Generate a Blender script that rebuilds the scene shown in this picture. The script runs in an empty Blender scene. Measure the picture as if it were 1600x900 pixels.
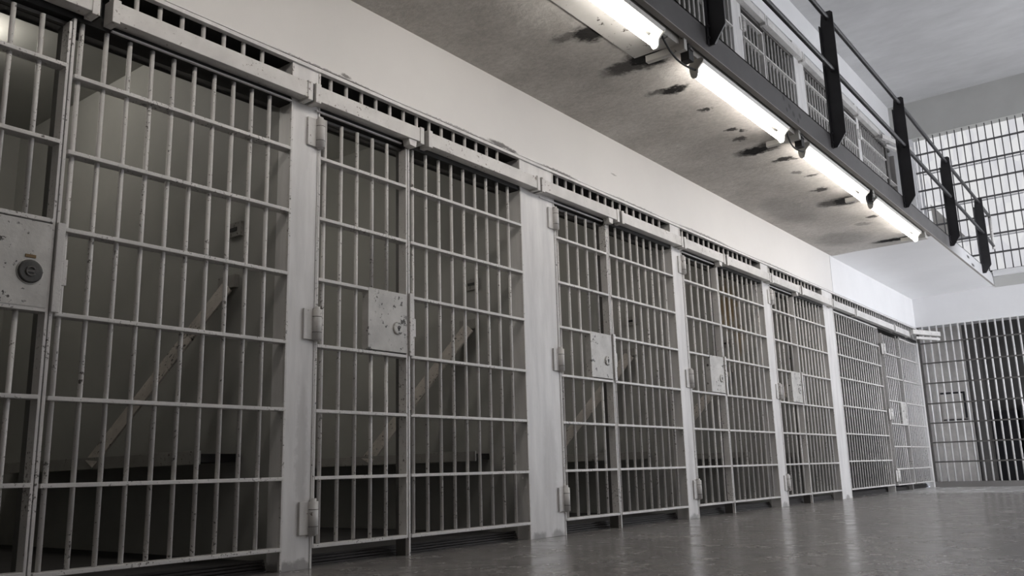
import bpy, bmesh, math, random
from mathutils import Vector, Matrix
random.seed(7)
sc = bpy.context.scene
COL = sc.collection

# ------------------------------------------------------------------ camera
F_PX = 1353.2
CAM_POS = Vector((3.466, 0.0, 0.4286))
PITCH, ROLL, YAW = 0.209197, -0.028237, 0.657528
fw = Vector((-math.sin(YAW)*math.cos(PITCH), math.cos(YAW)*math.cos(PITCH), math.sin(PITCH)))
rt = Vector((math.cos(YAW), math.sin(YAW), 0)); up = rt.cross(fw)
rt2 = rt*math.cos(ROLL) + up*math.sin(ROLL)
up2 = -rt*math.sin(ROLL) + up*math.cos(ROLL)
cam_data = bpy.data.cameras.new('camera')
cam = bpy.data.objects.new('camera', cam_data); COL.objects.link(cam)
m = Matrix.Identity(4)
for i in range(3):
    m[i][0] = rt2[i]; m[i][1] = up2[i]; m[i][2] = -fw[i]; m[i][3] = CAM_POS[i]
cam.matrix_world = m
cam_data.sensor_width = 36; cam_data.lens = F_PX/1600*36
cam_data.clip_start = 0.02; cam_data.clip_end = 200
sc.camera = cam

# ------------------------------------------------------------------ world, exposure, light levels
world = bpy.data.worlds.new('overcast_sky'); sc.world = world
world.use_nodes = True
world.node_tree.nodes['Background'].inputs[0].default_value = (0.80, 0.86, 1.0, 1)
world.node_tree.nodes['Background'].inputs[1].default_value = 1.0
sc.view_settings.view_transform = 'Standard'
sc.view_settings.look = 'None'
sc.view_settings.gamma = 1
sc.view_settings.exposure = 0.92
sc.view_settings.use_curve_mapping = False
sc.cycles.use_denoising = True
sc.cycles.max_bounces = 7
sc.cycles.diffuse_bounces = 5
sc.cycles.sample_clamp_indirect = 6
TUBE = 14.0          # fluorescent tubes
END_WIN = 0.37        # frosted panes of the end window
SIDE_WIN = 1.0       # frosted panes of the windows opposite the cells
CELL_BULB = 9.0

# ------------------------------------------------------------------ materials
def new_mat(name):
    mt = bpy.data.materials.new(name); mt.use_nodes = True
    nt = mt.node_tree
    return mt, nt, nt.nodes['Principled BSDF']
def nd(nt, t, **kw):
    n = nt.nodes.new(t)
    for k, v in kw.items(): setattr(n, k, v)
    return n
def coords(nt, scale=(1, 1, 1), obj=True):
    tc = nd(nt, 'ShaderNodeNewGeometry')
    mp = nd(nt, 'ShaderNodeMapping'); mp.inputs['Scale'].default_value = scale
    nt.links.new(tc.outputs['Position'], mp.inputs['Vector'])
    return mp.outputs[0]
def noise(nt, vec, scale, detail=4, rough=.6):
    n = nd(nt, 'ShaderNodeTexNoise'); n.inputs['Scale'].default_value = scale
    n.inputs['Detail'].default_value = detail; n.inputs['Roughness'].default_value = rough
    nt.links.new(vec, n.inputs['Vector']); return n.outputs['Fac']
def ramp(nt, fac, stops):
    r = nd(nt, 'ShaderNodeValToRGB'); e = r.color_ramp.elements
    while len(e) < len(stops): e.new(.5)
    for el, (p, c) in zip(e, stops):
        el.position = p; el.color = (c, c, c, 1) if not isinstance(c, tuple) else (*c, 1)
    nt.links.new(fac, r.inputs[0]); return r.outputs[0]
def mixc(nt, fac, a, b, mode='MIX'):
    n = nd(nt, 'ShaderNodeMix', data_type='RGBA', blend_type=mode)
    if isinstance(fac, float): n.inputs[0].default_value = fac
    else: nt.links.new(fac, n.inputs[0])
    for s, v in ((n.inputs[6], a), (n.inputs[7], b)):
        if isinstance(v, tuple): s.default_value = (*v, 1)
        else: nt.links.new(v, s)
    return n.outputs[2]
def bump(nt, bs, h, strength=.3, dist=.01):
    b = nd(nt, 'ShaderNodeBump'); b.inputs['Strength'].default_value = strength
    b.inputs['Distance'].default_value = dist
    nt.links.new(h, b.inputs['Height']); nt.links.new(b.outputs[0], bs.inputs['Normal'])
def paint(name, col, var=.12, rough=.45, chips=0., chip_col=(.05, .045, .04), nscale=2.0, stretch=(1, 1, 1), bumps=.15, bscale=60, chip_scale=45, spec=.5):
    """painted surface: soft tone variation, optional chipped flecks"""
    mt, nt, bs = new_mat(name)
    v = coords(nt, stretch)
    n1 = noise(nt, v, nscale, 5, .6)
    lo = tuple(c*(1-var) for c in col); hi = tuple(min(1, c*(1+var)) for c in col)
    c = ramp(nt, n1, [(.3, lo), (.7, hi)])
    if chips > 0:
        v2 = coords(nt)
        n2 = noise(nt, v2, chip_scale, 4, .7)
        n3 = noise(nt, v2, 5, 2, .5)
        ad = nd(nt, 'ShaderNodeMath', operation='MULTIPLY_ADD'); ad.inputs[1].default_value = .35
        nt.links.new(n3, ad.inputs[0]); nt.links.new(n2, ad.inputs[2])
        mk = ramp(nt, ad.outputs[0], [(.86-chips, 0.), (.90-chips, 1.)])
        c = mixc(nt, mk, c, chip_col)
    nt.links.new(c, bs.inputs['Base Color'])
    bs.inputs['Roughness'].default_value = rough
    bs.inputs['Specular IOR Level'].default_value = spec
    if bumps: bump(nt, bs, noise(nt, coords(nt), bscale, 4, .6), bumps, .004)
    return mt
def emit(name, col, strength, spots=0):
    mt, nt, bs = new_mat(name)
    bs.inputs['Base Color'].default_value = (.8, .8, .8, 1)
    bs.inputs['Emission Color'].default_value = (*col, 1)
    bs.inputs['Emission Strength'].default_value = strength
    bs.inputs['Roughness'].default_value = .4
    return mt
def spots_mask(nt, vec, spots, warp=.05, wscale=14):
    """sum of soft blobs at world places: (x, y, z, rx, ry, rz, strength)"""
    n = nd(nt, 'ShaderNodeTexNoise'); n.inputs['Scale'].default_value = wscale; n.inputs['Detail'].default_value = 6
    n.inputs['Roughness'].default_value = .7
    nt.links.new(vec, n.inputs['Vector'])
    sub = nd(nt, 'ShaderNodeVectorMath', operation='SUBTRACT'); sub.inputs[1].default_value = (.5, .5, .5)
    nt.links.new(n.outputs['Color'], sub.inputs[0])
    sc_ = nd(nt, 'ShaderNodeVectorMath', operation='SCALE'); sc_.inputs['Scale'].default_value = warp*2
    nt.links.new(sub.outputs[0], sc_.inputs[0])
    ad = nd(nt, 'ShaderNodeVectorMath', operation='ADD')
    nt.links.new(vec, ad.inputs[0]); nt.links.new(sc_.outputs[0], ad.inputs[1])
    tot = None
    for (x, y, z, rx, ry, rz, s) in spots:
        a = nd(nt, 'ShaderNodeVectorMath', operation='SUBTRACT'); a.inputs[1].default_value = (x, y, z)
        nt.links.new(ad.outputs[0], a.inputs[0])
        d = nd(nt, 'ShaderNodeVectorMath', operation='DIVIDE'); d.inputs[1].default_value = (rx, ry, rz)
        nt.links.new(a.outputs[0], d.inputs[0])
        l = nd(nt, 'ShaderNodeVectorMath', operation='LENGTH'); nt.links.new(d.outputs[0], l.inputs[0])
        mr = nd(nt, 'ShaderNodeMapRange', interpolation_type='SMOOTHSTEP')
        mr.inputs[1].default_value = .42; mr.inputs[2].default_value = 1.; mr.inputs[3].default_value = s; mr.inputs[4].default_value = 0
        nt.links.new(l.outputs['Value'], mr.inputs[0])
        if tot is None: tot = mr.outputs[0]
        else:
            mx = nd(nt, 'ShaderNodeMath', operation='MAXIMUM')
            nt.links.new(tot, mx.inputs[0]); nt.links.new(mr.outputs[0], mx.inputs[1]); tot = mx.outputs[0]
    return tot

M = {}
M['wall'] = paint('white_wall_paint', (.74, .725, .71), .035, .55, .0, nscale=.9, bumps=.12, bscale=25)
nt = M['wall'].node_tree; bs = nt.nodes['Principled BSDF']; old = bs.inputs['Base Color'].links[0].from_socket
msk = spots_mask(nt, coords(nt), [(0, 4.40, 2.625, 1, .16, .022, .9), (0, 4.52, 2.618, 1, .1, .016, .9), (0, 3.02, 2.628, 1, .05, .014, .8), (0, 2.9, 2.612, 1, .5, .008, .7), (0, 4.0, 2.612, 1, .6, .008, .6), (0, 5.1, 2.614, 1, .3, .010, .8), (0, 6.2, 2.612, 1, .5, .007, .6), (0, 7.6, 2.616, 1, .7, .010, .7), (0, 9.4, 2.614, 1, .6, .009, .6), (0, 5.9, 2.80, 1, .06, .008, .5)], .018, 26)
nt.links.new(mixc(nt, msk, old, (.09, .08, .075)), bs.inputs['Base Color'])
M['wall_far'] = paint('cool_white_wall_paint', (.76, .76, .77), .04, .6, nscale=1.2, bumps=.1, bscale=25)
M['pillar'] = paint('white_steel_paint', (.67, .66, .655), .13, .42, .0, nscale=3.0, stretch=(4, 4, .6), bumps=.1, bscale=30)
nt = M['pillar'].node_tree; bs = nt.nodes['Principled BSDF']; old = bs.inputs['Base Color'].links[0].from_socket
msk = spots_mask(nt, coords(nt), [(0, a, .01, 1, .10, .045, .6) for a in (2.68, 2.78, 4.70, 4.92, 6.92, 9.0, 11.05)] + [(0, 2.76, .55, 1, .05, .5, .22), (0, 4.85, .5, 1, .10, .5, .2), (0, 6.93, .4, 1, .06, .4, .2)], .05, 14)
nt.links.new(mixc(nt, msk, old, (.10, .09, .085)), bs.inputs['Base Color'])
M['steel'] = paint('chipped_light_grey_paint', (.62, .605, .59), .10, .38, .070, nscale=5, bumps=.3, bscale=90, chip_col=(.13, .12, .11), chip_scale=70)
M['steel2'] = paint('worn_light_grey_paint', (.60, .585, .57), .12, .42, .035, nscale=6, bumps=.2, bscale=60, chip_col=(.16, .13, .11))
M['dark_edge'] = paint('dark_grey_steel_edge', (.10, .095, .09), .2, .5, nscale=6)
M['rail_dark'] = paint('black_railing_paint', (.030, .029, .032), .25, .42, nscale=6, bumps=.15, bscale=80)
M['black'] = paint('black_rubber', (.012, .012, .012), .1, .6, bumps=0)
M['cell_wall'] = paint('olive_grey_cell_paint', (.38, .378, .357), .10, .6, nscale=1.4, bumps=.15, bscale=30)
M['cell_floor'] = paint('dark_cell_floor', (.045, .042, .042), .2, .7, nscale=3)
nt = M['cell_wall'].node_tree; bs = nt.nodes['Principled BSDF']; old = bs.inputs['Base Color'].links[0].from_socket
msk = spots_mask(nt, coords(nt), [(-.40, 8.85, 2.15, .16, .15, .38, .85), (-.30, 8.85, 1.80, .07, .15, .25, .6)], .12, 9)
nt.links.new(mixc(nt, msk, old, (.34, .23, .10)), bs.inputs['Base Color'])  # yellowish reflection in the fourth cell painted into the wall colour
M['bunk'] = paint('worn_bunk_paint', (.30, .29, .27), .2, .6, .05, nscale=5, bumps=.2)
M['strap'] = paint('worn_bunk_strap_paint', (.52, .48, .44), .2, .6, .08, nscale=8, bumps=.2)
M['lock'] = paint('pitted_lock_paint', (.52, .51, .49), .16, .45, .07, nscale=9, bumps=.35, bscale=45, chip_scale=26)
M['keyhole'] = paint('dark_worn_keyhole_metal', (.06, .058, .055), .3, .5, nscale=30)
M['ceiling'] = paint('grey_ceiling_plaster', (.50, .50, .505), .10, .8, nscale=1.3, stretch=(1, 2.2, 1), bumps=.3, bscale=30)
M['end_upper'] = paint('greenish_grey_plaster', (.47, .47, .455), .07, .75, nscale=1.5, bumps=.2, bscale=20)
M['lip'] = paint('lamplit_tan_channel_lip', (.30, .28, .26), .12, .5, nscale=4)
M['shade_black'] = paint('painted_shade_black', (.022, .021, .02), .3, .8)  # near-black colour that carries the shade of recesses
M['dim_grey'] = paint('dull_grey_paint_and_shade', (.20, .19, .185), .15, .5)
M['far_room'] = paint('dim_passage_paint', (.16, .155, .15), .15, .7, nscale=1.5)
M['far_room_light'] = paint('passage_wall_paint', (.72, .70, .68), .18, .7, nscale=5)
M['far_dark'] = paint('passage_dark_and_shade_screen', (.022, .022, .028), .2, .5, nscale=4)
M['window_steel'] = paint('window_grille_steel', (.09, .088, .092), .15, .5, nscale=6)
M['window_frame'] = paint('white_window_frame_paint', (.75, .75, .77), .05, .5)
M['housing'] = paint('white_lamp_housing', (.62, .60, .57), .05, .4, .03, nscale=6, chip_col=(.2, .17, .13))
M['socket'] = paint('lamp_holder', (.55, .54, .50), .08, .5)
M['brown_stain'] = paint('rust_brown', (.18, .11, .04), .3, .6)
M['tube'] = emit('fluorescent_tube_glow', (1.0, .94, .875), TUBE)
M['pane_side'] = emit('side_window_daylight', (.93, .95, 1.0), SIDE_WIN)
M['pane_side_bright'] = emit('unseen_far_pane_boosted', (.93, .95, 1.0), SIDE_WIN*5.8)
M['bulb'] = emit('cell_bulb_glow', (1.0, .95, .86), CELL_BULB*8)

# frosted daylight panes of the end window: tone varies from pane to pane
mt, nt, bs = new_mat('end_window_daylight')
v = coords(nt, (8.7, 1, 3.1))
vor = nd(nt, 'ShaderNodeTexVoronoi'); vor.inputs['Scale'].default_value = 1; nt.links.new(v, vor.inputs['Vector'])
cr = ramp(nt, vor.outputs['Color'], [(.2, (.84, .84, .88)), (.8, (1, 1, 1))])
nt.links.new(cr, bs.inputs['Emission Color']); bs.inputs['Emission Strength'].default_value = END_WIN
bs.inputs['Base Color'].default_value = (.2, .2, .21, 1)
M['pane_end'] = mt

# grey channel of the walkway, with rust spots and far-end daylight painted paler
mt, nt, bs = new_mat('walkway_channel_paint')
v = coords(nt)
c = ramp(nt, noise(nt, v, 2.5, 5), [(.3, (.060, .057, .058)), (.7, (.088, .084, .085))])
sp = spots_mask(nt, v, [(1.25, 6.50, 3.30, .05, .035, .03, 1), (1.25, 6.62, 3.27, .05, .04, .03, 1), (1.25, 6.70, 3.23, .05, .04, .03, 1), (1.25, 6.55, 3.22, .05, .03, .03, 1), (1.25, 6.85, 3.26, .05, .04, .035, 1), (1.25, 6.80, 3.20, .05, .03, .03, 1), (1.25, 13.6, 3.27, .05, .12, .03, 1), (1.25, 13.9, 3.20, .05, .15, .03, 1)], .02, 30)
sep = nd(nt, 'ShaderNodeSeparateXYZ'); nt.links.new(v, sep.inputs[0])
mr = nd(nt, 'ShaderNodeMapRange'); mr.inputs[1].default_value = 12.2; mr.inputs[2].default_value = 13.2
nt.links.new(sep.outputs['Y'], mr.inputs[0])
c = mixc(nt, mr.outputs[0], c, (.50, .50, .51))
c = mixc(nt, sp, c, (.012, .011, .01))
nt.links.new(c, bs.inputs['Base Color']); bs.inputs['Roughness'].default_value = .5
bump(nt, bs, noise(nt, v, 50), .15, .004)
M['channel'] = mt

# soffit: dirty plaster with soot marks and scuffs
mt, nt, bs = new_mat('soffit_plaster')
v = coords(nt)
c = ramp(nt, noise(nt, v, 1.6, 7, .65), [(.30, (.40, .38, .355)), (.70, (.60, .58, .55))])
fine = ramp(nt, noise(nt, v, 30, 4, .7), [(.3, .86), (.7, 1.1)])
c = mixc(nt, 1.0, c, fine, 'MULTIPLY')
Z = 3.11
sp = spots_mask(nt, v, [(.83, 4.28, Z, 0.145, 0.145, 1, .95), (.72, 4.22, Z, 0.174, 0.072, 1, .6), (.93, 4.82, Z, 0.203, 0.189, 1, 1), (.80, 4.84, Z, 0.290, 0.131, 1, .85), (.84, 5.38, Z, 0.145, 0.087, 1, .98), (.75, 5.34, Z, 0.145, 0.043, 1, .7), (.86, 5.86, Z, 0.072, 0.043, 1, .9), (.84, 6.38, Z, 0.072, 0.043, 1, .9), (.90, 6.45, Z, 0.043, 0.043, 1, .9), (.82, 6.62, Z, 0.072, 0.072, 1, .8), (.80, 6.98, Z, 0.232, 0.131, 1, 1), (.93, 6.95, Z, 0.145, 0.145, 1, .9), (.90, 7.36, Z, 0.131, 0.072, 1, .95), (.98, 7.42, Z, 0.072, 0.043, 1, .8), (.87, 7.8, Z, 0.072, 0.072, 1, .6), (.95, 7.98, Z, 0.087, 0.043, 1, .8), (.85, 8.48, Z, 0.116, 0.087, 1, .9), (.92, 9.05, Z, 0.217, 0.203, 1, 1), (.80, 9.02, Z, 0.217, 0.174, 1, .8), (.97, 9.86, Z, 0.072, 0.072, 1, .9), (.80, 10.1, Z, 0.120, 0.100, 1, .4), (.84, 11.12, Z, 0.290, 0.102, 1, 1), (1.0, 11.14, Z, 0.290, 0.116, 1, 1), (.35, 9.0, Z, 0.300, 0.800, 1, .25), (.4, 10.6, Z, 0.400, 0.500, 1, .25)], .10, 15)
c = mixc(nt, sp, c, (.006, .005, .005))
nt.links.new(c, bs.inputs['Base Color']); bs.inputs['Roughness'].default_value = .8; bs.inputs['Specular IOR Level'].default_value = .15
bump(nt, bs, noise(nt, v, 14, 6, .65), .45, .02)
M['soffit'] = mt
M['soffit_far'] = paint('smooth_white_soffit_paint', (.84, .84, .85), .03, .6, nscale=1.2, bumps=.08, bscale=20)
M['plate'] = paint('painted_soffit_plate', (.50, .49, .465), .12, .5, .03, nscale=3, bumps=.1, chip_col=(.05, .04, .03), chip_scale=20)

# polished concrete floor
mt, nt, bs = new_mat('polished_concrete_floor')
v = coords(nt)
c1 = ramp(nt, noise(nt, v, 1.1, 6, .6), [(.3, (.19, .178, .170)), (.72, (.275, .26, .25))])
v2 = coords(nt, (1.0, .25, 1)); 
c2 = ramp(nt, noise(nt, v2, 16, 5, .7), [(.3, .85), (.7, 1.12)])
c = mixc(nt, 1.0, c1, c2, 'MULTIPLY')
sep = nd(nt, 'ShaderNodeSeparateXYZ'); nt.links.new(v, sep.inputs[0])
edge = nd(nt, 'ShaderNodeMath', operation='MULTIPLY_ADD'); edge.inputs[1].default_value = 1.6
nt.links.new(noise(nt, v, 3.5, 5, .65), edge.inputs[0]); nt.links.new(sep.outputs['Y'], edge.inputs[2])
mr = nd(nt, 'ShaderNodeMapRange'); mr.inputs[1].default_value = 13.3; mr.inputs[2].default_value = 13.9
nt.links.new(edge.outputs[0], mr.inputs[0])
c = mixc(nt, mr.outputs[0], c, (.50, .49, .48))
nt.links.new(c, bs.inputs['Base Color'])
r = ramp(nt, noise(nt, v, 4, 5, .7), [(.3, .14), (.7, .32)])
nt.links.new(r, bs.inputs['Roughness'])
bump(nt, bs, noise(nt, v, 9, 3, .5), .04, .01)
M['floor'] = mt

# ------------------------------------------------------------------ mesh helpers
def box(bm, a, b, bev=0.):
    x0, y0, z0 = (min(a[i], b[i]) for i in range(3)); x1, y1, z1 = (max(a[i], b[i]) for i in range(3))
    vs = [bm.verts.new(p) for p in ((x0,y0,z0),(x1,y0,z0),(x1,y1,z0),(x0,y1,z0),(x0,y0,z1),(x1,y0,z1),(x1,y1,z1),(x0,y1,z1))]
    fs = [bm.faces.new([vs[i] for i in f]) for f in ((3,2,1,0),(4,5,6,7),(0,1,5,4),(1,2,6,5),(2,3,7,6),(3,0,4,7))]
    if bev > 0:
        es = {e for f in fs for e in f.edges}
        bmesh.ops.bevel(bm, geom=list(es), offset=bev, segments=2, affect='EDGES', profile=.7)
def tube(bm, pts, r, n=10, cap=True, smooth=True):
    pts = [Vector(p) for p in pts]
    rings = []
    prev = None
    for i, p in enumerate(pts):
        if i == 0: d = pts[1]-p
        elif i == len(pts)-1: d = p-pts[i-1]
        else: d = (pts[i+1]-p).normalized() + (p-pts[i-1]).normalized()
        d.normalize()
        if prev is None:
            a = Vector((0, 0, 1)) if abs(d.z) < .9 else Vector((1, 0, 0))
            u = d.cross(a).normalized()
        else:
            u = (prev - d*prev.dot(d)).normalized()
        prev = u; w = d.cross(u)
        rr = r[i] if isinstance(r, (list, tuple)) else r
        rings.append([bm.verts.new(p + (u*math.cos(2*math.pi*k/n) + w*math.sin(2*math.pi*k/n))*rr) for k in range(n)])
    for a, b in zip(rings, rings[1:]):
        for k in range(n):
            f = bm.faces.new((a[k], a[(k+1) % n], b[(k+1) % n], b[k])); f.smooth = smooth
    if cap:
        bm.faces.new(rings[0][::-1]); bm.faces.new(rings[-1])
def prism(bm, poly, axis, a, b):
    """extrude a 2-D polygon between a and b along axis (0 x, 1 y, 2 z); poly gives the two other coordinates in order"""
    def P(p, t):
        q = list(p); q.insert(axis, t); return q
    va = [bm.verts.new(P(p, a)) for p in poly]; vb = [bm.verts.new(P(p, b)) for p in poly]
    bm.faces.new(va[::-1]); bm.faces.new(vb)
    n = len(poly)
    for i in range(n): bm.faces.new((va[i], va[(i+1) % n], vb[(i+1) % n], vb[i]))
def finish(name, bm, mat, parent=None, loc=None):
    bmesh.ops.recalc_face_normals(bm, faces=bm.faces)
    me = bpy.data.meshes.new(name); 
    off = Vector(loc) if loc is not None else (world_loc(parent) if parent else Vector((0, 0, 0)))
    for v in bm.verts: v.co -= off
    bm.to_mesh(me); bm.free(); me.materials.append(M[mat])
    o = bpy.data.objects.new(name, me); COL.objects.link(o)
    if parent: o.parent = parent; o.location = off - world_loc(parent)
    else: o.location = off
    return o
def world_loc(o):
    l = Vector((0, 0, 0))
    while o is not None: l = l + o.location; o = o.parent
    return l
def thing(name, label, cat, loc, group=None):
    o = bpy.data.objects.new(name, None); COL.objects.link(o); o.location = loc
    o.empty_display_size = .1
    o['label'] = label; o['category'] = cat
    if group: o['group'] = group
    return o
def copy_mesh(src, parent, loc):
    c = src.copy(); COL.objects.link(c); c.parent = parent
    c.location = Vector(loc) - world_loc(parent); return c
def struct(name, bm, mat, parent=None):
    o = finish(name, bm, mat, parent)
    if parent is None: o['kind'] = 'structure'
    return o
def sbox(name, a, b, mat, parent=None, bev=0.):
    bm = bmesh.new(); box(bm, a, b, bev); return struct(name, bm, mat, parent)
def pbox(name, a, b, mat, parent, bev=0.):
    bm = bmesh.new(); box(bm, a, b, bev); return finish(name, bm, mat, parent)

YE = 15.553          # end wall
SZ = 3.11            # soffit of the upper walkway
TZ = 2.60            # top of the steel cell fronts
CEIL = 6.56
XR = 5.6             # wall opposite the cells
YB = -5.0
CD = -3.3            # back of the cells
# pillar edges: (start, end)
PIL = [(.62, .80), (2.651, 2.827), (4.605, 5.001), (6.825, 7.011), (8.892, 9.097), (10.85, 11.221)]
DIV = [1.52, 3.493, 5.71, 7.70, 9.80]     # divider between door and fixed panel, refined below

# ------------------------------------------------------------------ structure
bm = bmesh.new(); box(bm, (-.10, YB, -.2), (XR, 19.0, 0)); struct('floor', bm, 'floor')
bm = bmesh.new(); box(bm, (CD-.2, YB, CEIL), (XR+.2, YE+.3, CEIL+.2)); struct('ceiling', bm, 'ceiling')
# long wall above the lower cells, its top hidden behind the walkway
bm = bmesh.new(); box(bm, (-.18, YB, TZ+.010), (0, 11.34, 3.30)); struct('wall_left', bm, 'wall')
bm = bmesh.new(); box(bm, (-.18, 11.34, TZ+.008), (.004, YE, 3.30)); struct('wall_left_end', bm, 'wall_far')
# upper wall over the upper cells
bm = bmesh.new(); box(bm, (-.18, YB, 5.93), (0, YE, CEIL)); struct('wall_left_upper', bm, 'wall_far')
# near stretch of wall left of the camera
sbox('wall_left_near', (-.18, YB, 0), (0, .62, TZ+.008), 'wall')
sbox('wall_left_upper_near', (-.18, YB, 3.30), (0, 6.6, 5.93), 'wall')
# wall behind the camera and opposite the cells
sbox('wall_back', (-.18, YB-.2, 0), (XR+.2, YB, CEIL), 'wall')
# end wall: lower header band, sill zone, sides of the window and top
bm = bmesh.new()
box(bm, (-.18, YE, 2.61), (XR, YE+.3, 3.28))
box(bm, (1.0, YE-.0, 3.28), (XR, YE+.3, 3.36))
box(bm, (-.18, YE, 3.28), (.27, YE+.3, 5.90))
box(bm, (4.8, YE, 3.28), (XR, YE+.3, 5.90))
struct('wall_end', bm, 'wall_far')
bm = bmesh.new(); box(bm, (-.18, YE-.004, 5.90), (XR, YE+.3, CEIL)); struct('wall_end_upper', bm, 'end_upper')
bm = bmesh.new(); box(bm, (4.2, YE, 0), (XR, YE+.3, 2.61)); struct('wall_end_side', bm, 'wall_far')
# window sill
bm = bmesh.new(); box(bm, (1.27, YE-.10, 3.29), (4.8, YE+.02, 3.375), .004); struct('trim_window_sill', bm, 'wall_far')

sbox('trim_sill_face', (1.262, YE-.012, 3.115), (4.8, YE, 3.285), 'end_upper')
# opposite wall with tall windows (daylight on the cell fronts)
bm = bmesh.new()
segs = [(YB, 4.4), (7.0, 8.2), (10.8, 12.0), (15.0, YE)]
for a, b in segs: box(bm, (XR, a, 0), (XR+.25, b, CEIL))
gaps = [(a1, b0) for (a0, a1), (b0, b1) in zip(segs, segs[1:])]
LOW = [2.3, 2.0, .25]
for (g0, g1), zl in zip(gaps, LOW):
    box(bm, (XR, g0, 0), (XR+.25, g1, zl)); box(bm, (XR, g0, 6.0), (XR+.25, g1, CEIL))
box(bm, (XR, 12.0, 2.9), (XR+.25, 15.0, 3.3))
struct('wall_right', bm, 'wall')
panes = [(gaps[0], 2.3, 6.0, 'pane_side'), (gaps[1], 2.0, 6.0, 'pane_side'), (gaps[2], 3.3, 6.0, 'pane_side'), (gaps[2], .25, 2.9, 'pane_side_bright')]  # unseen low far pane made extra bright to light the far soffit
for i, ((g0, g1), z0, z1, mm) in enumerate(panes):
    bm = bmesh.new(); box(bm, (XR+.12, g0, z0), (XR+.14, g1, z1))
    w = struct('window_%d' % (i+2), bm, mm)
    bm = bmesh.new(); n = max(3, int((z1-z0)/.7))
    for k in range(1, n): box(bm, (XR+.09, g0, z0+k*(z1-z0)/n-.015), (XR+.12, g1, z0+k*(z1-z0)/n+.015))
    for k in range(0, 7): box(bm, (XR+.09, g0+k*(g1-g0)/6-.012, z0), (XR+.12, g0+k*(g1-g0)/6+.012, z1))
    finish('window_frame', bm, 'window_steel', w)

# pillars of the cell fronts
for i, (a, b) in enumerate(PIL):
    bm = bmesh.new()
    box(bm, (-.10, a, 0), (.006, b, TZ), .003)
    o = struct('trim_%d' % (i+1), bm, 'pillar')
    bm = bmesh.new()                      # welded edge beads of the steel lining
    box(bm, (-.008, a-.006, .0), (.010, a+.006, TZ-.03), .002)
    box(bm, (-.008, b-.006, .0), (.010, b+.006, TZ-.03), .002)
    finish('trim_edge', bm, 'steel', o)
# partition walls between the cells
parts = PIL + [(YE, YE+.2)]
for i, (a, b) in enumerate(parts):
    bm = bmesh.new(); box(bm, (CD, a, 0), (-.10 if i < 6 else -.18, b, 3.10))
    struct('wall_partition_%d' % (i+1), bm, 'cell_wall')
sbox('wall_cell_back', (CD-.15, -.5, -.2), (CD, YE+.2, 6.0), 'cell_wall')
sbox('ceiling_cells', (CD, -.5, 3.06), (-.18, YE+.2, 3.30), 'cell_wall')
sbox('floor_cells', (CD, -.5, -.2), (-.13, YE, .045), 'cell_floor')
# ridged threshold under the cell fronts
bm = bmesh.new()
for (a, b) in [(PIL[k][1], PIL[k+1][0]) for k in range(5)] + [(PIL[5][1], YE)]:
    for k in range(4):
        box(bm, (-.13, a, .002+k*.014), (-.10-.006*k, b, .011+k*.014))
struct('trim_threshold', bm, 'cell_floor')
# steel trim along the top of the cell fronts
sbox('trim_header_shade', (-.178, .62, TZ-.022), (-.013, YE, TZ+.009), 'shade_black')  # added black plate standing in for shade above the vents
sbox('trim_header', (-.012, .62, TZ-.026), (.020, YE, TZ-.006), 'pillar', bev=.002)
# recess behind the vents, its shade painted black
sbox('wall_vent_recess', (-.20, .62, 2.36), (-.18, YE, 3.06), 'shade_black')

# room behind the far grille
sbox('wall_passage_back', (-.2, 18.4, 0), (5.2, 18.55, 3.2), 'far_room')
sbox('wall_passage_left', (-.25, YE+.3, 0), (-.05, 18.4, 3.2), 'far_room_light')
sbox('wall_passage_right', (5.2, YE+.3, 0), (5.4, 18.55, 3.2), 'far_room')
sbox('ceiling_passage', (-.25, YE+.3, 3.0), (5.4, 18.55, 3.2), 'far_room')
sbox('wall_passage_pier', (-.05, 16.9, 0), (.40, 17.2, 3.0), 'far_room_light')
sbox('wall_passage_step', (.40, 17.3, 0), (.62, 17.5, 3.0), 'far_room')
sbox('trim_far_curb', (0, YE-.02, 0), (4.2, YE+.16, .085), 'dim_grey')

# ------------------------------------------------------------------ cell front builders
_cache = {}
def vbar(z0, z1, parent, x, y, r=.0104, mat='steel', name='bar', n=10):
    key = (round(z0, 3), round(z1, 3), r, mat, name)
    if key not in _cache:
        bm = bmesh.new(); tube(bm, [(0, 0, 0), (0, 0, z1-z0)], r, n)
        _cache[key] = bpy.data.meshes.new(name)
        bmesh.ops.recalc_face_normals(bm, faces=bm.faces); bm.to_mesh(_cache[key]); bm.free(); _cache[key].materials.append(M[mat])
    o = bpy.data.objects.new(name, _cache[key]); COL.objects.link(o); o.parent = parent
    o.location = Vector((x, y, z0)) - world_loc(parent); return o
def rail(y0, y1, z, parent, mat='steel', xa=-.048, xb=.014, h=.017):
    bm = bmesh.new(); box(bm, (xa, y0, z-h/2), (xb, y1, z+h/2), .003); return finish('rail', bm, mat, parent)
RZ = [2.09, 1.757, 1.43, 1.084, .755, .426, .102]
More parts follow.
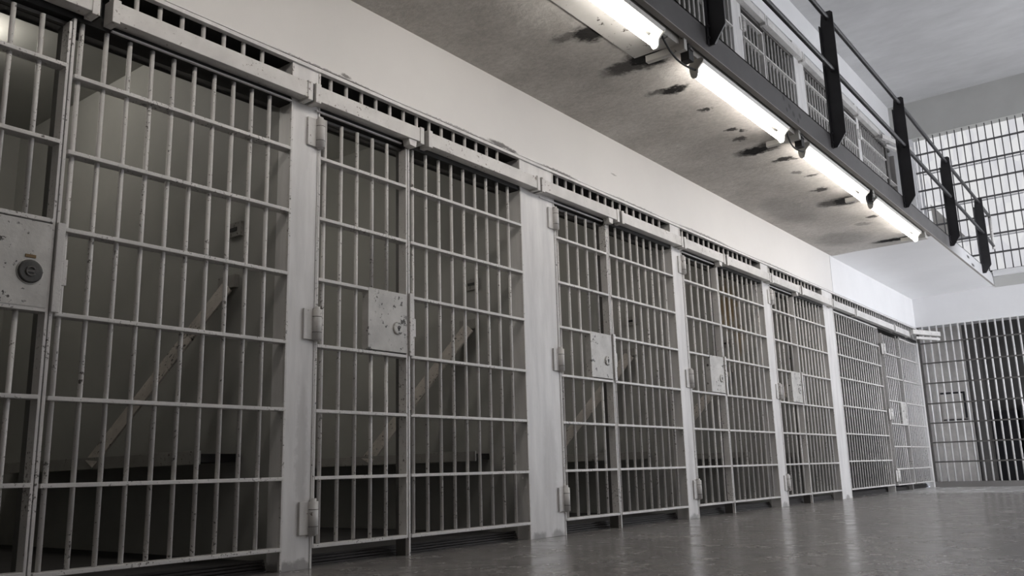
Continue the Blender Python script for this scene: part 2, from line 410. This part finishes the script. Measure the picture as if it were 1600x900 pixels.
def lock_box(d, parent, z0=1.10, z1=1.44, dark=False, w=.295):
    bm = bmesh.new(); box(bm, (-.035, d-.012-w, z0), (.016, d-.014, z1), .003)
    lp = finish('lock_plate', bm, 'lock', parent)
    yk, zk = (d-.085, (z0+z1)/2-.035)
    r = .046 if dark else .037
    bm = bmesh.new(); tube(bm, [(.012, yk, zk), (.022, yk, zk), (.026, yk, zk)], [r, r, r*.86], 24)
    es = finish('keyhole_cover', bm, 'keyhole' if dark else 'lock', lp)
    if dark:
        es['label'] = 'dark round keyhole cover'
        bm = bmesh.new()
        for k in range(24):
            a0, a1 = 2*math.pi*k/24, 2*math.pi*(k+1)/24
        tube(bm, [(.016, yk+math.cos(t)*r*1.04, zk+math.sin(t)*r*1.04) for t in [2*math.pi*k/24 for k in range(25)]], .0035, 6)
        finish('keyhole_ring', bm, 'lock', lp)
        bm = bmesh.new(); tube(bm, [(.027, yk+math.cos(t)*.017, zk+math.sin(t)*.017) for t in [.6+5.2*k/16 for k in range(17)]], .004, 6)
        box(bm, (.024, yk-.018, zk-.004), (.030, yk+.012, zk+.004))
        finish('keyhole', bm, 'dark_edge', lp)
        bm = bmesh.new(); box(bm, (.014, yk-.022, zk+.055), (.019, yk+.018, zk+.068), .002)
        o = finish('tag', bm, 'brown_stain', lp); o['label'] = 'small brownish tag over the keyhole'
    else:
        bm = bmesh.new()
        tube(bm, [(.0262, yk, zk+.003), (.028, yk, zk+.003)], .011, 12); box(bm, (.0262, yk-.005, zk-.016), (.028, yk+.005, zk))
        finish('keyhole', bm, 'keyhole', lp)
        for s in (-1, 1):
            bm = bmesh.new(); tube(bm, [(.022, yk, zk+s*.027), (.029, yk, zk+s*.027)], .004, 8)
            finish('screw', bm, 'dark_edge', lp)
    return lp
def hinge(y, z, parent):
    y += .004; z -= .009*(z-.43)
    bm = bmesh.new(); box(bm, (.004, y-.082, z-.078), (.018, y-.026, z+.078), .003)
    h = finish('hinge', bm, 'steel2', parent)
    bm = bmesh.new(); tube(bm, [(.020, y-.003, z-.078), (.020, y-.003, z+.078)], .026, 16)
    tube(bm, [(.020, y-.003, z-.084), (.020, y-.003, z+.092)], .016, 12)
    k = finish('hinge_knuckle', bm, 'steel2', h)
    bm = bmesh.new()
    for dz in (-.040, .040): tube(bm, [(.020, y-.003, z+dz-.0015), (.020, y-.003, z+dz+.0015)], .0265, 16)
    finish('hinge_joint', bm, 'dark_edge', h)
    box_y = y
    return h
def door(label, y0, y1, RZ=RZ, ztop=2.325, nbars=5, first=.056, sp=.1125, lock=True, hz=(2.235, 1.195, .235), dark=False, zl=(1.10, 1.44), hy=None, group='barred cell doors', lock_w=.295):
    t = thing('cell_door', label, 'cell door', (0, y0, RZ[-1]), None)
    t['group'] = group
    zb = RZ[-1]-.006
    pbox('stile', (-.048, y0+.002, zb), (.012, y0+.014, ztop), 'steel', t, .002)
    pbox('stile', (-.048, y1-.014, zb), (.012, y1-.003, ztop), 'steel', t, .002)
    pbox('top_rail', (-.048, y0+.002, ztop-.004), (-.028, y1-.003, ztop+.012), 'dark_edge', t, .002)
    for k, z in enumerate(RZ): rail(y0+.012, y1-.012, z, t)
    for k in range(nbars):
        yb = y0 + first + sp*k
        if lock and yb > y1-.014-lock_w-.012:
            vbar(zb+.004, zl[0], t, -.017, yb); vbar(zl[1], ztop, t, -.017, yb)
        else:
            vbar(zb+.004, ztop, t, -.017, yb)
    if lock: lock_box(y1, t, zl[0], zl[1], dark, lock_w)
    for z in hz: hinge(y0 if hy is None else hy, z, t)
    return t
def fixed(label, y0, y1, RZ=RZ, ztop=2.345, nbars=9, first=.056, sp=.1125, post=.09, cover=True, legs=True, zl=(1.10, 1.45)):
    """fixed barred panel with the divider post at its left end"""
    t = thing('cell_front_grille', label, 'barred panel', (0, y0, 0), 'fixed barred panels of the lower cell fronts')
    zb = RZ[-1]-.006
    o = pbox('divider_post', (-.014, y0-.002, 0.0), (.012, y0+.011, 2.345), 'steel', t, .002)
    pbox('divider_web', (-post, y0-.001, 0.0), (-.014, y0+.010, 2.345), 'dark_edge', t)['label'] = 'dark web behind the divider post'  # web coloured darker than the post
    for k, z in enumerate(RZ): rail(y0+.018, y1, z, t)
    for k in range(nbars): vbar(zb+.004, ztop, t, -.017, y0+first+sp*k)
    if cover:
        pbox('strike_plate', (.013, y0-.002, zl[0]-.012), (.026, y0+.030, zl[1]), 'steel', t, .004)
        pbox('latch', (.0, y0+.031, 1.20), (.020, y0+.050, 1.305), 'steel', t, .003)
    return t
def header(y0, y1, label, tab=None, lip=True, gap=None):
    """locking-bar box across one stretch of cell front"""
    t = thing('locking_bar_box', label, 'locking bar box', (0.03, y0, 2.41), 'steel locking bar boxes over the lower cell fronts')
    bm = bmesh.new(); box(bm, (.006, y0+.02, 2.372), (.075, y1-.02, 2.458), .004)
    finish('box', bm, 'steel2', t)
    pbox('end_band', (.004, y0, 2.358), (.082, y0+.035, 2.466), 'steel2', t, .004)
    pbox('end_band', (.004, y1-.040, 2.360), (.080, y1-.008, 2.465), 'steel2', t, .004)
    o = pbox('end_slit', (.006, y1-.009, 2.362), (.074, y1, 2.460), 'shade_black', t); o['label'] = 'dark end face'  # dark slit between boxes put into the colour
    if tab is not None:
        bm = bmesh.new()
        prism(bm, [(tab-.055, 2.385), (tab-.040, 2.335), (tab+.010, 2.330), (tab+.018, 2.385)], 0, .014, .066)
        finish('release_tab', bm, 'steel2', t)
        pbox('lip', (.003, y0+.06, 2.344), (.016, tab-.06, 2.352), 'pillar', t, .001)
    return t
def vents(y0, y1, label, n, sp=.1125, first=.09, z0=2.385, z1=2.578):
    t = thing('vent_grille', label, 'vent grille', (-.04, y0, z0), 'vent grilles above the lower cell fronts')
    bm = bmesh.new(); box(bm, (-.10, y0, 2.345), (-.0, y1, 2.386)); finish('lintel', bm, 'shade_black', t)  # lintel blackened, dark underside painted in as colour
    for k in range(n): vbar(z0-.002, z1, t, -.022, y0+first+sp*k, .011, 'steel2')
    return t

ORD = ['first', 'second', 'third', 'fourth', 'fifth', 'sixth']
NEAR = ['cut by the left edge of the photo', 'between the narrow nearest pillar and the wide pillar', 'just beyond the wide pillar', 'fourth from the left with tan reflection painted in the cell behind', 'fifth from the left before the last pillar']
DOORL = ['barred cell door at the left edge with dark round keyhole', 'barred cell door with large pitted lock plate, between the nearest pillar and wide pillar', 'barred cell door right beside the wide white pillar', 'barred cell door in fourth cell front from the left', 'barred cell door in fifth cell front, last before the long end grille']
FIXL = ['fixed barred panel left of the nearest white pillar, ten bars wide', 'fixed barred panel left of the wide white pillar', 'fixed barred panel of third cell front, beyond the wide pillar', 'fixed barred panel of fourth cell front, reflection painted tan on cell wall behind', 'fixed barred panel of fifth cell front before the last white pillar']
VENTL = ['row of short vent bars at top left above the nearest barred panel', 'row of short vent bars over second cell front, between nearest and wide pillars', 'row of short vent bars just beyond the wide white pillar', 'row of short vent bars over the fourth cell front', 'row of short vent bars over the fifth cell front']
divs = [1.516, 3.492, 5.715, 7.74, 9.80]
for i in range(5):
    a = PIL[i][1]; b = PIL[i+1][0]; d = divs[i]
    span = d-a
    if i == 0:
        door(DOORL[0], a, d, nbars=5, first=span-.60+.04, sp=.1125, RZ=[2.125, 1.79, 1.455, 1.094, .758, .43, .110], dark=True, hy=a)
        fixed(FIXL[0], d+.004, b, nbars=10, first=.047, sp=.1065, post=.13)
    else:
        nb = 5
        door(DOORL[i], a, d, nbars=nb, first=.064, sp=(d-a-.15-.056)/(nb-1) if i == 1 else (d-a-.19)/(nb-1))
        nf = 9 if i < 3 else 9
        sp = (b-d-.13-.056)/(nf-1)
        fixed(FIXL[i], d+.006, b, nbars=nf, first=.062, sp=sp)
    vents(a, b, VENTL[i], int((b-a-.1)/.1125), .1125, .10)
BOXL = ['long pale locking bar box above the nearest barred panel, top left', 'pale locking bar box over the second cell door, tab at its right end', 'pale locking bar box from second door tab to the wide pillar', 'pale locking bar box starting on the wide pillar', 'pale locking bar box over third fixed panel', 'pale locking bar box over the fourth cell door', 'pale locking bar box over fourth fixed panel', 'pale locking bar box over the fifth cell door', 'pale locking bar box over fifth fixed panel', 'pale locking bar box starting on the last white pillar', 'middle pale locking bar box over the long end grille', 'pale locking bar box nearest the far corner']
pc = [(.7,)]
header(.70, 1.60, 'locking bar box over the leftmost cell door')
t = header(1.645, 2.735, BOXL[0])
pbox('lip', (.003, 1.68, 2.346), (.016, 2.64, 2.354), 'pillar', t, .001)
cuts = [(2.745, 3.575, 3.50), (3.605, 4.755, None), (4.765, 5.83, 5.725), (5.86, 6.94, None), (6.95, 7.83, 7.75), (7.86, 9.0, None), (9.01, 9.90, 9.81), (9.93, 11.04, None)]
for k, (a, b, tb) in enumerate(cuts): header(a, b, BOXL[1+k], tab=tb)
header(11.05, 11.97, BOXL[9]); header(12.0, 13.90, BOXL[10]); header(13.93, 14.80, BOXL[11])

# long end front: fixed panel, door, fixed panel
R6 = [2.335, 2.065, 1.782, 1.486, 1.13, .783, .442, .102]
t = thing('cell_front_grille', 'long fixed barred panel right of the last white pillar', 'barred panel', (0, 11.221, 0), 'fixed barred panels of the lower cell fronts')
for z in R6: rail(11.225, 13.17, z, t)
for k in range(18): vbar(.10, 2.344, t, -.017, 11.30+.1045*k)
pbox('divider_post', (-.09, 13.17, 0), (.012, 13.185, 2.06), 'steel', t, .002)
RD = [1.995, 1.643, 1.296, .962, .636, .316, .095]
door('barred cell door set in the long end front near far corner', 13.36, 14.29, RZ=RD, ztop=2.285, nbars=8, first=.07, sp=.098, hz=(2.06, 1.10, .22), zl=(.965, 1.29), lock_w=.30)
sbox('trim_post_1', (-.09, 13.20, 0), (-.03, 13.35, 2.345), 'dim_grey', bev=.003)  # shading on the pillar side put into the grey of both posts
sbox('trim_post_2', (-.09, 14.30, 0), (-.03, 14.34, 2.345), 'dim_grey', bev=.003)
t = thing('cell_front_grille', 'pale barred panel filling the far corner', 'barred panel', (0, 14.35, 0), 'fixed barred panels of the lower cell fronts')
for z in [2.30]+RD: rail(14.345, 15.44, z, t)
for k in range(10): vbar(.10, 2.344, t, -.017, 14.43+.1045*k)
pbox('corner_post', (-.05, 15.44, 0), (.012, 15.53, 2.343), 'pillar', t, .003)
vents(11.221, 15.50, 'long row of short vent bars running to the far corner', 38, .1095, .10)
sbox('wall_behind_corner', (-.50, 14.36, 0), (-.45, YE, 2.34), 'wall_far')
sbox('shade_screen', (-1.25, 11.23, 0), (-1.2, YE, 3.05), 'far_dark')  # added dark sheet standing in for shade inside the end cell
sbox('shade_return', (-1.2, 14.30, 0), (-.12, 14.34, 2.34), 'far_dark')  # added dark return, closes off the painted shade
t = thing('overhead_arm', 'pale steel arm reaching diagonally across the far corner', 'steel arm', (.08, 14.75, 2.45))
bm = bmesh.new(); prism(bm, [(.085, 14.78), (.14, 14.75), (.40, 15.42), (.34, 15.46)], 2, 2.41, 2.48); finish('arm', bm, 'steel2', t)
bm = bmesh.new(); prism(bm, [(.10, 14.95), (.14, 14.93), (.38, 15.44), (.34, 15.46)], 2, 2.345, 2.385); finish('brace', bm, 'steel2', t)

# ------------------------------------------------------------------ grille across the end wall
t = thing('end_wall_grille', 'tall barred grille closing the dark passage in the end wall', 'barred grille', (0, YE, 0))
for z in (2.33, 1.998, 1.665, 1.335, 1.017, .705, .395):
    bm = bmesh.new(); box(bm, (.0, YE-.004, z-.011), (4.2, YE+.03, z+.011), .003); finish('rail', bm, 'dark_edge', t)
for k in range(38): vbar(.085, 2.62, t, .10+.1085*k, YE+.012, .0145, 'pillar')
pbox('edge_post', (.0, YE-.0, .0), (.035, YE+.05, 2.61), 'dark_edge', t, .003)
t = thing('wall_hatch', 'small framed hatch on the pale pier behind the end grille', 'hatch', (.2, 16.89, 1.1))
bm = bmesh.new()
for a, b in (((-.02, 16.88, 1.10), (.37, 16.9, 1.118)), ((-.02, 16.86, 1.56), (.37, 16.9, 1.59)), ((.34, 16.86, 1.13), (.37, 16.9, 1.56))): box(bm, a, b)
finish('frame', bm, 'far_dark', t)
pbox('panel', (-.02, 16.87, 1.13), (.34, 16.9, 1.56), 'far_room_light', t)
for k, (xa, xb, zb, lab) in enumerate([(.12, .95, 1.28, 'dark cabinet behind the end grille, beside the pale pier'), (1.02, 2.3, 1.36, 'larger dark cabinet behind the end grille, toward the right edge')]):
    t = thing('cabinet', lab, 'cabinet', (xa, 18.1, 0), 'dark cabinets in the passage')
    pbox('body', (xa, 18.0, 0), (xb, 18.38, zb), 'far_dark', t, .01)
    pbox('door', (xa+.02, 17.985, .05), ((xa+xb)/2-.005, 18.0, zb-.03), 'far_dark', t, .004)
    pbox('door', ((xa+xb)/2+.005, 17.985, .05), (xb-.02, 18.0, zb-.03), 'far_dark', t, .004)

# ------------------------------------------------------------------ bunks in the cells
for i in range(5):
    w = PIL[i+1][0]
    where = ['nearest cell behind the left barred panel', 'second cell from the left', 'third cell from the left', 'fourth cell from the left', 'fifth cell from the left'][i]
    t = thing('wall_bunk', 'dim fold-down bunk on partition wall of the '+where, 'bunk', (-1.5, w-.3, .5), 'fold-down bunks on the cell partitions')
    yo = w-.34
    bm = bmesh.new(); box(bm, (-2.9, yo, .515), (-.32, w-.005, .555), .002); finish('slab', bm, 'shade_black', t)  # shade under the bunk put into the slab's black colour
    bm = bmesh.new(); box(bm, (-2.9, yo-.012, .502), (-.15, yo, .565), .003); finish('edge_rail', bm, 'bunk', t)
    bm = bmesh.new(); prism(bm, [(-.50, 1.47), (-.42, 1.40), (-1.10, .51), (-1.20, .55)], 1, -.012, 0)
    for v in bm.verts:      # strap slants from the wall out to the bunk edge
        f = (1.45-v.co.z)/.93; v.co.y += (w-.012) + (yo-.012-(w-.012))*max(0, min(1, f))
    finish('strap', bm, 'strap', t)
    bm = bmesh.new(); box(bm, (-.55, w-.03, 1.42), (-.40, w-.0, 1.49), .004); finish('bracket', bm, 'bunk', t)
    # small wall fitting above
    t = thing('wall_socket', 'small dark fitting high on the partition of the '+where, 'wall fitting', (-.45, w-.01, 1.8))
    bm = bmesh.new(); box(bm, (-.50, w-.02, 1.70), (-.38, w, 1.78), .003); finish('plate', bm, 'bunk', t)
    bm = bmesh.new(); box(bm, (-.47, w-.024, 1.73), (-.41, w-.018, 1.75)); finish('slot', bm, 'black', t)
# lamp inside the nearest cell
t = thing('ceiling_bulb', 'bright round lamp on the ceiling of the nearest cell, top left', 'lamp', (-1.78, 1.70, 3.06))
bm = bmesh.new(); tube(bm, [(-1.78, 1.70, 3.06), (-1.78, 1.70, 3.03)], .07, 20); finish('base', bm, 'housing', t)
bm = bmesh.new(); bmesh.ops.create_uvsphere(bm, u_segments=20, v_segments=12, radius=.05, matrix=Matrix.Translation((-1.78, 1.70, 2.99))); finish('bulb', bm, 'bulb', t)

for k in range(1, 5):  # unseen lamps added to brighten the cell interiors
    y = PIL[k][1]
    t = thing('added_cell_lamp', 'added unseen lamp on the near partition inside the %s cell from the left' % ['', 'second', 'third', 'fourth', 'fifth'][k], 'lamp', (-1.9, y, 2.3), 'added lamps inside the cells')
    bm = bmesh.new(); prism(bm, [(y, 2.52), (y+.16, 2.44), (y+.16, 2.42), (y, 2.50)], 0, -2.02, -1.78); finish('hood', bm, 'housing', t)
    bm = bmesh.new(); box(bm, (-1.95, y, 2.28), (-1.85, y+.03, 2.50), .004); finish('back_plate', bm, 'housing', t)
    bm = bmesh.new(); bmesh.ops.create_uvsphere(bm, u_segments=20, v_segments=12, radius=.05, matrix=Matrix.Translation((-1.9, y+.09, 2.36))); finish('bulb', bm, 'bulb', t)

# ------------------------------------------------------------------ upper walkway
bm = bmesh.new(); box(bm, (0, YB, SZ), (1.20, 11.40, 3.30)); struct('walkway_slab', bm, 'soffit')
bm = bmesh.new(); prism(bm, [(.004, SZ-.012), (1.236, 3.142), (1.236, 3.30), (.004, 3.30)], 1, 11.40, YE); struct('walkway_slab_end', bm, 'soffit_far')
bm = bmesh.new()
box(bm, (1.243, YB, 3.158), (1.255, YE, 3.345)); box(bm, (1.222, YB, 3.150), (1.262, YE, 3.160)); box(bm, (1.19, YB, 3.335), (1.255, YE, 3.345))
ch = struct('walkway_channel', bm, 'channel')
bm = bmesh.new(); box(bm, (1.222, YB, 3.143), (1.264, YE, 3.1495)); finish('channel_lip', bm, 'lip', ch)  # lamp light from below put into the lip's paler tan
RIBS = [2.72, 4.80, 6.86, 8.97, 11.12]
for k, y in enumerate(RIBS):
    bm = bmesh.new(); box(bm, (.95, y-.02, SZ-.045), (1.235, y+.02, SZ+.06), .003); struct('trim_rib_%d' % (k+1), bm, 'plate')
for k, (a, b) in enumerate(zip([.7]+RIBS[:1], RIBS[:2])):
    bm = bmesh.new(); box(bm, (.885, a+.05, SZ-.008), (1.20, b-.05, SZ), .002); struct('trim_plate_%d' % (k+1), bm, 'plate')

def lamp(y0, y1, label):
    t = thing('fluorescent_lamp', label, 'lamp', (1.17, y0, 3.11), 'fluorescent lamps under the walkway edge')
    bm = bmesh.new(); prism(bm, [(1.160, 3.102), (1.236, 3.102), (1.250, 3.085), (1.238, 3.066), (1.205, 3.060), (1.172, 3.064)], 1, y0, y1); finish('housing', bm, 'housing', t)
    bm = bmesh.new(); tube(bm, [(1.172, y0+.02, 3.002), (1.172, y1-.02, 3.002)], .020, 16); finish('tube', bm, 'tube', t)
    for y in (y0-.002, y1-.012):
        bm = bmesh.new()
        prism(bm, [(1.140, 3.075), (1.143, 3.02), (1.150, 2.985), (1.162, 2.970), (1.184, 2.970), (1.196, 2.985), (1.203, 3.03), (1.225, 3.055), (1.245, 3.070), (1.245, 3.092), (1.160, 3.092)], 1, y, y+.014)
        finish('lamp_holder', bm, 'socket', t)
    return t
LAMPS = [(2.85, 4.50, 'glowing fluorescent lamp at the top edge, nearest of the four'), (5.03, 6.60, 'glowing fluorescent lamp with chipped housing, second from the near end'), (7.06, 8.78, 'glowing fluorescent lamp third from the near end'), (9.04, 10.86, 'glowing fluorescent lamp farthest along the walkway')]
lamp(.80, 2.42, 'fluorescent lamp out of view past the top edge, at the near end of the row')
for a, b, l in LAMPS: lamp(a, b, l)
ends = [(2.4, 2.85), (4.50, 5.03), (6.60, 7.06), (8.78, 9.04)]
for k, (a, b) in enumerate(ends):
    if k == 0: continue
    pts = [(1.215, a+.006, 3.06)] + [(1.215-.03*s-.02*math.sin(math.pi*s), a+(b-a)*s, 3.06-.035*s-.035*math.sin(math.pi*s)) for s in [i/10 for i in range(1, 10)]] + [(1.185, b-.004, 3.025)]
    bm = bmesh.new(); tube(bm, pts, .007, 8)
    o = finish('lamp_cable', bm, 'black', None, (1.19, a, 3.07)); o['label'] = 'black cable sagging between the %s lamps' % ['', 'first and second', 'second and third', 'third and fourth'][k]; o['category'] = 'cable'; o['group'] = 'cables between the lamps'
    t = thing('junction_box', 'small dark junction box at the walkway edge beside the %s bracket' % ['', 'nearest', 'middle', 'farther'][k], 'junction box', (1.2, b-.2, 3.11), 'junction boxes under the walkway edge')
    y = [0, 4.86, 6.92, 8.94][k]
    bm = bmesh.new(); box(bm, (1.165, y, 3.03), (1.225, y+.07, 3.14), .004); finish('box', bm, 'black', t)
    bm = bmesh.new(); box(bm, (1.15, y+.01, 3.10), (1.235, y+.06, 3.112), .002); finish('mount', bm, 'dark_edge', t)

# railing along the walkway edge
POST = [(2.72, 4.56, 3.17, 3.96), (5.12, 4.55, 3.17, 3.955), (7.67, 4.54, 3.17, 3.95), (10.13, 4.52, 3.17, 3.93), (12.44, 4.44, 3.165, 3.875), (14.66, 4.385, 3.16, 3.825)]
t = thing('walkway_railing', 'black steel pipe railing on flat posts along the upper walkway', 'railing', (1.32, 5.12, 3.3))
for (y, zt, zb, zm) in POST:
    bm = bmesh.new()
    zb += .04
    poly = [(1.266, zb), (1.30, zb), (1.385, zb+.12), (1.385, zt-.02), (1.365, zt), (1.30, zt), (1.280, zt-.02), (1.266, zt-.12)]
    prism(bm, poly, 1, y-.006, y+.008)
    box(bm, (1.256, y-.036, zb+.0), (1.266, y+.008, zt-.14))
    p = finish('post', bm, 'rail_dark', t)
    bm = bmesh.new()
    bm.free()
    for dz in (.05, .135):
        bm = bmesh.new(); tube(bm, [(1.262, y-.022, zb+dz), (1.276, y-.022, zb+dz)], .011, 6)
        finish('bolt', bm, 'rail_dark', p)
def pipe(zs, name):
    bm = bmesh.new(); pts = [(1.335, -1.5, zs[0])] + [(1.335, POST[i][0], zs[i]) for i in range(6)]
    pts += [(1.335, 15.50, zs[5]-.05)]
    tube(bm, pts, .022, 12); return finish(name, bm, 'rail_dark', t)
pipe([p[1]-.07 for p in POST], 'top_rail'); pipe([p[3] for p in POST], 'mid_rail')
bm = bmesh.new(); tube(bm, [(1.335, 15.49, POST[5][3]-.10), (1.335, 15.49, POST[5][1]-.10)], .024, 12); o = finish('end_upright', bm, 'steel2', t); o['label'] = 'pale upright pipe at the far end of the railing'

# ------------------------------------------------------------------ upper cell fronts
U0 = 3.345
def upper_front(label, y0, y1, rails, n, ztop=5.655, first=.07, zb=3.45):
    t = thing('upper_cell_grille', label, 'barred panel', (0, y0, U0), 'barred panels of the upper cell fronts')
    for z in rails: rail(y0, y1, z, t, 'steel2')
    sp = (y1-y0-first*1.6)/max(1, n-1)
    for k in range(n): vbar(zb, ztop, t, -.017, y0+first+sp*k, .0125, 'steel2')
    return t
UR = [5.30, 4.97, 4.64, 4.31, 3.98, 3.65, 3.45]
upper_front('upper grille behind the nearest railing post, mostly hidden', 7.0, 8.71, UR, 15)
t = thing('upper_cell_door', 'upper barred door with white hinge, beside white pillar above nearest lamp gap', 'cell door', (0, 8.985, U0))
for z in UR: rail(8.99, 9.62, z, t, 'steel2')
for k in range(5): vbar(3.45, 5.56, t, -.017, 9.07+.105*k, .0125, 'steel2')
pbox('top_rail', (-.04, 8.99, 5.57), (.012, 9.62, 5.59), 'steel2', t); pbox('stile', (-.06, 9.60, 3.45), (.012, 9.63, 5.57), 'steel2', t)
for z in (5.48, 4.4, 3.6): hinge(9.0, z, t)
upper_front('upper grille right of the white hinged door', 9.66, 10.69, UR, 9)
upper_front('upper grille seen behind the second railing post', 11.07, 12.62, [5.49, 5.17, 4.85, 4.5, 4.17, 3.84, 3.5], 14)
t = thing('upper_cell_door', 'upper barred door between second and third railing posts', 'cell door', (0, 12.66, U0))
for z in (5.16, 4.83, 4.5, 4.17, 3.84, 3.5): rail(12.66, 13.35, z, t, 'steel2')
for k in range(6): vbar(3.5, 5.56, t, -.017, 12.73+.105*k, .0125, 'steel2')
pbox('top_rail', (-.04, 12.66, 5.565), (.014, 13.38, 5.59), 'pillar', t); pbox('stile', (-.06, 13.33, 3.5), (.012, 13.36, 5.57), 'steel2', t)
for z in (5.47, 4.4): hinge(13.46, z, t)
upper_front('pale upper grille running to the far end of the walkway', 13.50, 14.95, [5.42, 5.1, 4.78, 4.45, 4.12, 3.8, 3.5], 14)
t = thing('upper_end_panel', 'narrow upper panel of two rails between dark posts at the far corner', 'barred panel', (0, 14.97, U0))
for z in (4.75, 4.45, 5.10): rail(15.07, 15.50, z, t, 'steel2')
pbox('post', (-.06, 14.98, 3.41), (.01, 15.06, 5.65), 'dark_edge', t, .003); pbox('post', (-.06, 15.48, 3.41), (.01, 15.52, 5.65), 'dim_grey', t, .003)
pbox('sheet', (-.08, 15.07, 3.41), (-.065, 15.48, 5.65), 'dim_grey', t)
for k, (a, b, m_) in enumerate([(6.6, 7.0, 'pillar'), (8.715, 8.985, 'pillar'), (10.70, 11.065, 'pillar'), (13.38, 13.49, 'pillar')]):
    sbox('trim_upper_%d' % (k+1), (-.10, a, 3.30), (.008, b, 5.93), m_, bev=.003)
for k, (a, b) in enumerate([(7.0, 9.60), (9.66, 10.90), (10.95, 13.30), (13.35, 14.45)]):
    t = thing('upper_locking_bar_box', ['grey locking bar box over the nearest upper grille', 'grey locking bar box over upper grille right of hinged door', 'grey locking bar box behind the second railing post', 'pale locking bar box over the farthest upper grille'][k], 'locking bar box', (.04, a, 5.7), 'locking bar boxes over the upper cell fronts')
    pbox('box', (.006, a, 5.695), (.075, b, 5.79), 'steel2', t, .004)
    pbox('end_band', (.004, b-.03, 5.66), (.082, b+.01, 5.80), 'steel2', t, .004)
UV = [(7.0, 8.715, 15), (8.985, 10.60, 14), (11.065, 15.3, 36)]
for k, (a, b, n) in enumerate(UV):
    t = thing('upper_vent_grille', ['upper vent bars behind nearest railing post', 'upper vent bars above the white hinged door', 'long row of upper vent bars toward the far end'][k], 'vent grille', (-.04, a, 5.8), 'vent grilles of the upper cell fronts')
    for j in range(n): vbar(5.72, 5.93, t, -.022, a+.08+(b-a-.12)/n*j, .012, 'steel2')
    pbox('lintel', (-.10, a, 5.66), (-.0, b, 5.70), 'dark_edge', t)
# upper cells: dark rooms behind
sbox('floor_upper_cells', (CD, -.5, 3.30), (0, YE+.2, 3.40), 'cell_floor')
for k, (a, b) in enumerate([(6.6, 7.0), (8.715, 8.985), (10.70, 11.065), (13.38, 13.49), (YE, YE+.2)]):
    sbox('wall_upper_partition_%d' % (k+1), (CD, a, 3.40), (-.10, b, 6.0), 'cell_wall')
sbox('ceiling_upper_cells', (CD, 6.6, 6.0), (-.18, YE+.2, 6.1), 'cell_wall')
t = thing('upper_overhead_arm', 'pale steel arm slanting out at the far end of the upper walkway', 'steel arm', (.05, 14.3, 5.5))
bm = bmesh.new(); prism(bm, [(.085, 14.42), (.13, 14.38), (.34, 15.38), (.29, 15.42)], 2, 5.62, 5.69); finish('arm', bm, 'steel2', t)
bm = bmesh.new(); prism(bm, [(.09, 14.60), (.13, 14.58), (.33, 15.40), (.29, 15.42)], 2, 5.53, 5.57); finish('brace', bm, 'steel2', t)

# ------------------------------------------------------------------ end window
bm = bmesh.new(); box(bm, (.27, YE+.20, 3.36), (4.8, YE+.215, 5.90)); w = struct('window_1', bm, 'pane_end')
bm = bmesh.new()
for a, b in (((.27, YE+.02, 3.36), (.31, YE+.22, 5.90)), ((4.75, YE+.02, 3.36), (4.8, YE+.22, 5.90))): box(bm, a, b)
for x in (.33,): 
    box(bm, (x-.0, YE+.185, 3.36), (x+.035, YE+.20, 5.90))
for z in (3.99, 4.63, 5.27): box(bm, (.4, YE+.19, z-.012), (4.75, YE+.20, z+.012))
finish('window_frame', bm, 'window_frame', w)
t = thing('window_grille', 'dark steel bars over the bright frosted end window', 'window bars', (.4, YE+.1, 3.37))
for z in (5.60, 5.275, 4.95, 4.635, 4.315, 4.0, 3.69, 3.395):
    bm = bmesh.new(); box(bm, (.27, YE+.045, z-.013), (4.8, YE+.075, z+.013)); finish('rail', bm, 'window_steel', t)
for k in range(40): vbar(3.37, 5.90, t, .305+.1135*k, YE+.06, .0085, 'window_steel', n=8)
# opened hopper sash seen behind the bars, part of the window
bm = bmesh.new()
for a, b in (((.36, YE+.12, 4.02), (.39, YE+.14, 4.70)), ((.36, YE+.12, 4.02), (1.0, YE+.14, 4.05))): box(bm, a, b)
hs = finish('hopper_sash', bm, 'window_frame', w)
bm = bmesh.new(); prism(bm, [(.45, 4.72), (.92, 4.06), (.47, 4.06)], 1, YE+.150, YE+.156); finish('sash_glass', bm, 'housing', hs)
